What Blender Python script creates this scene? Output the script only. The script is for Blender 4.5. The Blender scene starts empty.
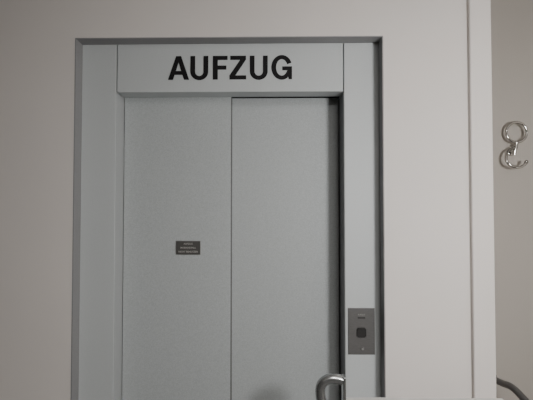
import bpy, bmesh, math
from mathutils import Vector, Matrix
R = math.radians

# ------------------------------------------------------------ materials
def mat(name, col, rough=0.6, metal=0.0, nscale=0, nstr=0.0, bump=0.0, bscale=200, stretch=None, spec=0.5):
    m = bpy.data.materials.new(name); m.use_nodes = True
    nt = m.node_tree; b = nt.nodes['Principled BSDF']
    b.inputs['Roughness'].default_value = rough
    b.inputs['Metallic'].default_value = metal
    b.inputs['Specular IOR Level'].default_value = spec
    b.inputs['Base Color'].default_value = (*col, 1)
    tc = nt.nodes.new('ShaderNodeTexCoord')
    mp = nt.nodes.new('ShaderNodeMapping')
    if stretch: mp.inputs['Scale'].default_value = stretch
    nt.links.new(tc.outputs['Object'], mp.inputs['Vector'])
    if nscale:
        n = nt.nodes.new('ShaderNodeTexNoise'); n.inputs['Scale'].default_value = nscale
        n.inputs['Detail'].default_value = 5
        nt.links.new(mp.outputs['Vector'], n.inputs['Vector'])
        r = nt.nodes.new('ShaderNodeValToRGB')
        r.color_ramp.elements[0].position = .3; r.color_ramp.elements[1].position = .7
        r.color_ramp.elements[0].color = (*[c*(1-nstr) for c in col], 1)
        r.color_ramp.elements[1].color = (*[min(1, c*(1+nstr)) for c in col], 1)
        nt.links.new(n.outputs['Fac'], r.inputs['Fac'])
        nt.links.new(r.outputs['Color'], b.inputs['Base Color'])
    if bump:
        n2 = nt.nodes.new('ShaderNodeTexNoise'); n2.inputs['Scale'].default_value = bscale
        n2.inputs['Detail'].default_value = 3
        nt.links.new(mp.outputs['Vector'], n2.inputs['Vector'])
        bp = nt.nodes.new('ShaderNodeBump'); bp.inputs['Strength'].default_value = bump
        bp.inputs['Distance'].default_value = .002
        nt.links.new(n2.outputs['Fac'], bp.inputs['Height'])
        nt.links.new(bp.outputs['Normal'], b.inputs['Normal'])
    return m

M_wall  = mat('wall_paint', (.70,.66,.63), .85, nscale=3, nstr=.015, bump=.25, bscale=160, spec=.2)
M_wallr = mat('wall_paint_warm_dimmed', (.38,.352,.318), .85, nscale=3, nstr=.015, bump=.25, bscale=160, spec=.2)  # warm grey, darkened in the colour for light not reaching the recess
M_walld = mat('wall_dark_bounce_cut', (.07,.066,.06), .85, nscale=3, nstr=.015, spec=.2)  # unseen walls made dark to cut bounce and dim the left side
M_ceil  = mat('ceiling_paint', (.26,.25,.24), .9, nscale=4, nstr=.01, spec=.2)
M_floor = mat('linoleum', (.06,.056,.052), .5, nscale=30, nstr=.12)
M_base  = mat('skirting_grey', (.25,.25,.25), .5, nscale=10, nstr=.02)
M_frame = mat('powder_coated_steel', (.51,.535,.54), .5, nscale=420, nstr=.05, bump=.2, bscale=500)
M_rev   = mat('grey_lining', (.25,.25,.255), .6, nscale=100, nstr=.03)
M_retl  = mat('frame_return_half_shade', (.40,.415,.42), .55, nscale=300, nstr=.05)  # frame steel with the light shade of the left return in its colour
M_retr  = mat('frame_return_shade', (.25,.255,.26), .55, nscale=300, nstr=.05)  # same steel return, shadow of the right jamb put into the colour
M_door  = mat('door_steel', (.43,.455,.46), .5, nscale=260, nstr=.13, bump=.4, bscale=300)
M_dark  = mat('dark_gap', (.02,.02,.02), .8, nscale=50, nstr=.1)
M_step  = mat('edge_shade', (.13,.13,.13), .7, nscale=50, nstr=.1)  # dark tone painting the step shadow at the door seam
M_black = mat('black_vinyl', (.008,.007,.008), .6, nscale=50, nstr=.1, spec=.25)
M_plq   = mat('engraved_plate', (.09,.088,.084), .45, .2, nscale=60, nstr=.05)
M_plqe  = mat('plate_edge', (.30,.30,.29), .35, .6, nscale=60, nstr=.05)
M_ink   = mat('engraved_text', (.42,.41,.39), .5, nscale=60, nstr=.05)
M_call  = mat('brushed_steel', (.13,.127,.125), .42, .3, nscale=60, nstr=.12, stretch=(1,1,18))
M_btn   = mat('button_black', (.022,.021,.021), .4, nscale=60, nstr=.1)
M_chr   = mat('chrome', (.50,.49,.47), .14, 1.0, nscale=20, nstr=.03)
M_rail  = mat('grey_rail', (.45,.46,.46), .24, .9, nscale=40, nstr=.05)
M_drail = mat('dark_rail', (.10,.10,.10), .3, .3, nscale=40, nstr=.08)
M_white = mat('grey_white_laminate', (.60,.59,.57), .35, nscale=40, nstr=.01)

# ------------------------------------------------------------ helpers
def mesh_from(name, boxes, mats, bevel=0.0, seg=2, parent=None):
    """boxes: (x0,x1,y0,y1,z0,z1,matindex)"""
    bm = bmesh.new()
    for bx in boxes:
        x0,x1,y0,y1,z0,z1 = bx[:6]; mi = bx[6] if len(bx) > 6 else 0
        r = bmesh.ops.create_cube(bm, size=1, matrix=Matrix.Translation(((x0+x1)/2,(y0+y1)/2,(z0+z1)/2)) @ Matrix.Diagonal((x1-x0,y1-y0,z1-z0,1)))
        for v in r['verts']:
            for f in v.link_faces: f.material_index = mi
    me = bpy.data.meshes.new(name); bm.to_mesh(me); bm.free()
    for m in mats: me.materials.append(m)
    o = bpy.data.objects.new(name, me); bpy.context.collection.objects.link(o)
    if bevel:
        md = o.modifiers.new('bevel','BEVEL'); md.width = bevel; md.segments = seg; md.limit_method='ANGLE'
    if parent: o.parent = parent
    return o

def empty(name):
    e = bpy.data.objects.new(name, None); bpy.context.collection.objects.link(e); e.empty_display_size=.1
    return e

def to_mesh(o):
    dg = bpy.context.evaluated_depsgraph_get()
    bpy.context.view_layer.update()
    me = bpy.data.meshes.new_from_object(o.evaluated_get(dg))
    n = bpy.data.objects.new(o.name+'_m', me)
    n.matrix_world = o.matrix_world.copy()
    bpy.context.collection.objects.link(n)
    nm = o.name; bpy.data.objects.remove(o); n.name = nm
    return n

def tube(name, pts, rad, m, parent=None, cyclic=False, order='NURBS'):
    cu = bpy.data.curves.new(name,'CURVE'); cu.dimensions='3D'
    cu.bevel_depth = rad; cu.bevel_resolution = 6; cu.resolution_u = 12; cu.use_fill_caps = True
    if order == 'NURBS':
        s = cu.splines.new('NURBS'); s.points.add(len(pts)-1)
        for p,q in zip(s.points, pts): p.co = (*q,1)
        s.order_u = 3; s.use_endpoint_u = not cyclic; s.use_cyclic_u = cyclic
    else:
        s = cu.splines.new('POLY'); s.points.add(len(pts)-1)
        for p,q in zip(s.points, pts): p.co = (*q,1)
        s.use_cyclic_u = cyclic
    cu.materials.append(m)
    o = bpy.data.objects.new(name, cu); bpy.context.collection.objects.link(o)
    o = to_mesh(o)
    for p in o.data.polygons: p.use_smooth = True
    if parent: o.parent = parent
    return o

def cyl(name, loc, r, h, m, axis='Y', parent=None, bevel=.0, seg=32):
    bm = bmesh.new()
    rot = Matrix.Rotation(R(90),4,'X') if axis=='Y' else (Matrix.Rotation(R(90),4,'Y') if axis=='X' else Matrix.Identity(4))
    bmesh.ops.create_cone(bm, cap_ends=True, segments=seg, radius1=r, radius2=r, depth=h, matrix=Matrix.Translation(loc)@rot)
    me = bpy.data.meshes.new(name); bm.to_mesh(me); bm.free(); me.materials.append(m)
    o = bpy.data.objects.new(name, me); bpy.context.collection.objects.link(o)
    if bevel:
        md = o.modifiers.new('bevel','BEVEL'); md.width=bevel; md.segments=3; md.limit_method='ANGLE'
    if parent: o.parent = parent
    return o

def ball(name, loc, r, m, parent=None, sc=(1,1,1)):
    bm = bmesh.new()
    bmesh.ops.create_uvsphere(bm, u_segments=24, v_segments=16, radius=r, matrix=Matrix.Translation(loc)@Matrix.Diagonal((*sc,1)))
    me = bpy.data.meshes.new(name); bm.to_mesh(me); bm.free(); me.materials.append(m)
    for p in me.polygons: p.use_smooth=True
    o = bpy.data.objects.new(name, me); bpy.context.collection.objects.link(o)
    if parent: o.parent=parent
    return o

def text(name, body, size, loc, m, parent=None, width=1.0):
    cu = bpy.data.curves.new(name,'FONT'); cu.body = body; cu.size = size
    cu.align_x='CENTER'; cu.align_y='CENTER'; cu.extrude=.0003; cu.offset = size*.02
    cu.materials.append(m)
    o = bpy.data.objects.new(name, cu); bpy.context.collection.objects.link(o)
    o.rotation_euler=(R(90),0,0); o.location=loc; o.scale=(width,1,1)
    bpy.context.view_layer.update()
    o = to_mesh(o)
    if parent: o.parent=parent
    return o

# ------------------------------------------------------------ room shell
H = 2.75
NX0, NX1, NZ = -.848, .460, 2.362     # niche
XL, XR, YB = -2.3, 1.9, -2.2
FY, WY = 1.80, 2.10
mesh_from('wall_front', [(XL,NX0,FY,WY,0,H),(NX0,NX1,FY,WY,NZ,H),(NX1,.812,FY,WY,0,H)], [M_wall])
mesh_from('trim_1', [(.812,.902,FY-.022,WY,0,H)], [M_wall], bevel=.006, seg=3)   # corner pilaster
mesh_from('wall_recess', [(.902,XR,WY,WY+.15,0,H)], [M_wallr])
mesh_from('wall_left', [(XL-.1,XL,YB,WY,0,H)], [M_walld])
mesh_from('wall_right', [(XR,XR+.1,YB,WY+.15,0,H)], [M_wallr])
mesh_from('wall_back', [(XL-.1,XR+.1,YB-.1,YB,0,H)], [M_walld])
mesh_from('ceiling', [(XL-.1,XR+.1,YB-.1,WY+.15,H,H+.1)], [M_ceil])
mesh_from('floor', [(XL-.1,XR+.1,YB-.1,WY+.15,-.1,0)], [M_floor])
mesh_from('baseboard_front', [(XL,NX0,FY-.012,FY,0,.08),(NX1,.812,FY-.012,FY,0,.08)], [M_base], bevel=.002)
mesh_from('baseboard_left', [(XL,XL+.012,YB,FY-.012,0,.08)], [M_base], bevel=.002)
mesh_from('baseboard_right', [(XR-.012,XR,YB,WY-.012,0,.08)], [M_base], bevel=.002)
# grey lining of the niche
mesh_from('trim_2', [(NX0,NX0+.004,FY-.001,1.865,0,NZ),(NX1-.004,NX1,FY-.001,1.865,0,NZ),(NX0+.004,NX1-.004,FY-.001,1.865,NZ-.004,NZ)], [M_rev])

# ------------------------------------------------------------ lift frame
JX0, JX1, HZ = -.692, .304, 2.146
fy = 1.865
frame = empty('elevator_door_frame')
mesh_from('jamb_left', [(NX0,JX0-.002,fy,2.05,0,NZ)], [M_frame], bevel=.0015, parent=frame)
mesh_from('jamb_right', [(JX1+.002,NX1,fy,2.05,0,NZ)], [M_frame], bevel=.0015, parent=frame)
mesh_from('header', [(JX0+.0025,JX1-.0025,fy,1.95,HZ,NZ)], [M_frame], bevel=.0015, parent=frame)
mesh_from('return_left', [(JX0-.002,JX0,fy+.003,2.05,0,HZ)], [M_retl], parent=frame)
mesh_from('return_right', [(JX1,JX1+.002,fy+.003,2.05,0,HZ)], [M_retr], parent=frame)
mesh_from('shadow_gap', [(JX0,JX1,1.955,2.05,HZ+.01,NZ)], [M_dark], parent=frame)

door = empty('elevator_door')
mesh_from('door_panel_slow', [(JX0+.003,-.198,1.96,1.985,.012,HZ+.006)], [M_door], bevel=.0015, parent=door)
mesh_from('edge_shadow_strip', [(-.198,-.194,1.963,1.988,.012,HZ+.006)], [M_step], parent=door)  # strip added as the step shadow between the panels
mesh_from('door_panel_fast', [(-.24,JX1-.004,1.995,2.02,.012,HZ+.006)], [M_door], bevel=.002, parent=door)
mesh_from('sill', [(JX0+.001,JX1-.001,1.90,2.05,0,.010)], [M_plqe], bevel=.001, parent=door)
mesh_from('shaft_back', [(JX0,JX1,2.03,2.05,.012,HZ+.008)], [M_dark], parent=door)

# ------------------------------------------------------------ AUFZUG lettering
def arc(cx,cy,rx,ry,a0,a1,n=24):
    return [(cx+rx*math.cos(R(a0+(a1-a0)*i/n)), cy+ry*math.sin(R(a0+(a1-a0)*i/n))) for i in range(n+1)]
def L_A():
    return [[(0,0),(.335,1),(.54,1),(.875,0),(.665,0),(.597,.21),(.272,.21),(.205,0)], [(.325,.37),(.545,.37),(.436,.75)]]
def L_U(w=.74,s=.195):
    return [[(0,1)]+arc(w/2,.34,w/2,.36,180,360)+[(w,1),(w-s,1)]+arc(w/2,.34,w/2-s,.185,360,180)+[(s,1)]]
def L_F():
    return [[(0,0),(0,1),(.61,1),(.61,.83),(.205,.83),(.205,.59),(.56,.59),(.56,.42),(.205,.42),(.205,0)]]
def L_Z():
    return [[(0,0),(0,.17),(.44,.83),(.03,.83),(.03,1),(.68,1),(.68,.84),(.24,.17),(.69,.17),(.69,0)]]
def L_G():
    return [arc(.43,.5,.43,.52,22,302,40)+[(.69,.11),(.715,0),(.85,0),(.85,.54),(.45,.54),(.45,.38),(.665,.38)]+arc(.43,.5,.235,.35,322,22,36)]
cu = bpy.data.curves.new('aufzug_sign_lettering','CURVE'); cu.dimensions='2D'; cu.fill_mode='BOTH'; cu.extrude=.008
for x0, polys in [(0,L_A()),(.93,L_U()),(1.86,L_F()),(2.55,L_Z()),(3.39,L_U()),(4.28,L_G())]:
    for pl in polys:
        s = cu.splines.new('POLY'); s.points.add(len(pl)-1); s.use_cyclic_u=True
        for p,q in zip(s.points,pl): p.co=(q[0]+x0,q[1],0,1)
cu.materials.append(M_black)
o = bpy.data.objects.new('aufzug_sign_lettering',cu); bpy.context.collection.objects.link(o)
cap=.1045
o.rotation_euler=(R(90),0,0); o.scale=(.1060,cap,cap); o.location=(-.465,fy-.0009,2.200)
bpy.context.view_layer.update()
to_mesh(o)

# ------------------------------------------------------------ notice plaque on the door
pl = empty('notice_plaque')
px0,px1,pz0,pz1 = -.448,-.334,1.425,1.489
mesh_from('plate_rim', [(px0,px1,1.9575,1.96,pz0,pz1)], [M_plqe], bevel=.0008, parent=pl)
mesh_from('plate', [(px0+.0025,px1-.0025,1.9565,1.9576,pz0+.0025,pz1-.0025)], [M_plq], parent=pl)
cxp=(px0+px1)/2
for i,t in enumerate(['AUFZUG','IM BRANDFALL','NICHT BENUTZEN']):
    text('text_line_%d'%(i+1), t, .0105, (cxp,1.9562,1.475-.018*i), M_ink, parent=pl)

# ------------------------------------------------------------ call panel
cp = empty('elevator_call_panel')
cx0,cx1,cz0,cz1 = .317,.431,1.011,1.209
mesh_from('face_plate', [(cx0,cx1,fy-.004,fy,cz0,cz1)], [M_call], bevel=.0012, parent=cp)
cc=(cx0+cx1)/2
bm = bmesh.new()
w_=.024; k=.008
out=[(-w_,-w_+k),(-w_,w_-k),(-w_+k,w_),(w_-k,w_),(w_,w_-k),(w_,-w_+k),(w_-k,-w_),(-w_+k,-w_)]
fv=[bm.verts.new((cc+a*.9,fy-.004,1.104+b*.9)) for a,b in out]; bv=[bm.verts.new((cc+a*.82,fy-.009,1.104+b*.82)) for a,b in out]
bm.faces.new(bv)
for i in range(8): bm.faces.new((fv[i],fv[(i+1)%8],bv[(i+1)%8],bv[i]))
bmesh.ops.recalc_face_normals(bm,faces=bm.faces)
me=bpy.data.meshes.new('button'); bm.to_mesh(me); bm.free(); me.materials.append(M_btn)
ob=bpy.data.objects.new('button',me); bpy.context.collection.objects.link(ob); ob.parent=cp
text('label', 'AUFZUG', .008, (cc,fy-.0043,1.180), M_plqe, parent=cp)
mesh_from('status_slot', [(cc-.016,cc+.016,fy-.0048,fy-.004,1.164,1.170)], [M_btn], parent=cp)
cyl('key_switch', (cc+.004,fy-.006,1.036), .0085, .004, M_call, parent=cp, bevel=.001)
cyl('key_core', (cc+.004,fy-.0085,1.036), .005, .001, M_plqe, parent=cp)

# ------------------------------------------------------------ chrome coat hook
hk = empty('coat_hook')
hx,hz = 1.150,2.000
yh = WY-.035
tube('ring',[(hx+.048*math.cos(a)+.006, yh-.005, hz+.048*math.sin(a)) for a in [2*math.pi*i/48 for i in range(48)]], .0060, M_chr, hk, True,'POLY')
cyl('wall_rosette',(hx-.004,WY-.005,hz-.095),.014,.010,M_chr,parent=hk,bevel=.003)
cyl('arm',(hx-.004,WY-.022,hz-.095),.007,.030,M_chr,parent=hk)
tube('stem',[(hx+.006,yh-.005,hz-.048),(hx+.002,yh-.005,hz-.066),(hx-.003,yh-.002,hz-.09),(hx-.004,yh,hz-.108)],.0085,M_chr,hk)
tube('lower_hook',[(hx+.002,yh-.005,hz-.070),(hx-.034,yh-.01,hz-.082),(hx-.055,yh-.02,hz-.11),(hx-.055,yh-.028,hz-.150),(hx-.022,yh-.033,hz-.172),(hx+.020,yh-.033,hz-.168),(hx+.034,yh-.033,hz-.146)],.0064,M_chr,hk)
ball('tip',(hx+.034,yh-.033,hz-.145),.009,M_chr,hk)

# ------------------------------------------------------------ handrail (right)
hr = empty('handrail')
tube('rail',[(1.035,2.095,.83),(1.035,2.0,.84),(1.038,1.92,.86),(1.04,1.84,.845),(1.05,1.7,.80),(1.05,1.2,.78),(1.05,.9,.77),(1.05,.82,.74),(1.05,.80,.6),(1.05,.80,.004)],.015,M_drail,hr)
cyl('wall_flange',(1.035,2.094,.83),.028,.012,M_drail,parent=hr,bevel=.002)
cyl('foot',(1.05,.80,.006),.04,.012,M_drail,axis='Z',parent=hr,bevel=.002)

# ------------------------------------------------------------ railing in front of the lift
rl = empty('guard_railing')
Y=1.60
mesh_from('top_rail', [(.262,.84,Y-.02,Y+.02,.905,.935)], [M_white], bevel=.004, parent=rl)
mesh_from('end_post', [(.250,.261,Y-.02,Y+.02,0,1.02)], [M_rail], bevel=.003, parent=rl)
mesh_from('far_post', [(.80,.84,Y-.015,Y+.015,0,.904)], [M_rail], bevel=.003, parent=rl)
tube('loop_handle',[(.251,Y,1.002),(.228,Y,1.010),(.198,Y,1.008),(.172,Y,.99),(.168,Y,.955),(.180,Y,.90),(.21,Y,.85),(.251,Y,.84)],.0185,M_rail,rl)

# ------------------------------------------------------------ lamps
def area(name, loc, size, power, col, rot=(0,0,0), parent=None):
    l = bpy.data.lights.new(name,'AREA'); l.energy=power; l.size=size; l.color=col
    o = bpy.data.objects.new(name,l); bpy.context.collection.objects.link(o)
    o.location=loc; o.rotation_euler=rot
    if parent: o.parent=parent
    return o
lf = empty('ceiling_light')
mesh_from('housing', [(.35,.95,-.9,-.3,H-.05,H)], [M_white], bevel=.004, parent=lf)
area('lamp',(.65,-.6,H-.055),.56,34,(1,.97,.93),parent=lf)
# unseen globe lamp, added right of the viewer to shape the wall gradient
pd = empty('added_globe_lamp')
PL=(1.02,.28,1.76)
mg = bpy.data.materials.new('added_globe'); mg.use_nodes=True
b=mg.node_tree.nodes['Principled BSDF']; b.inputs['Emission Color'].default_value=(1,.985,.97,1); b.inputs['Emission Strength'].default_value=98
b.inputs['Base Color'].default_value=(.8,.8,.8,1)
ball('globe',PL,.15,mg,pd)
cyl('cord',(PL[0],PL[1],(PL[2]+.15+H-.02)/2),.006,H-.02-PL[2]-.15,M_btn,axis='Z',parent=pd)  # invented suspension for the added globe
cyl('canopy',(PL[0],PL[1],H-.01),.05,.02,M_white,axis='Z',parent=pd)
w = bpy.data.worlds.new('world'); bpy.context.scene.world = w; w.use_nodes=True
w.node_tree.nodes['Background'].inputs[0].default_value=(.8,.85,.9,1)
w.node_tree.nodes['Background'].inputs[1].default_value=.1

# ------------------------------------------------------------ camera
cam = bpy.data.cameras.new('camera'); cam.sensor_width=36; cam.lens=29.04; cam.clip_start=.02
co = bpy.data.objects.new('camera',cam); bpy.context.collection.objects.link(co)
co.location=(0,0,1.62); co.rotation_euler=(R(90+1.6),0,R(1.0))
bpy.context.scene.camera=co
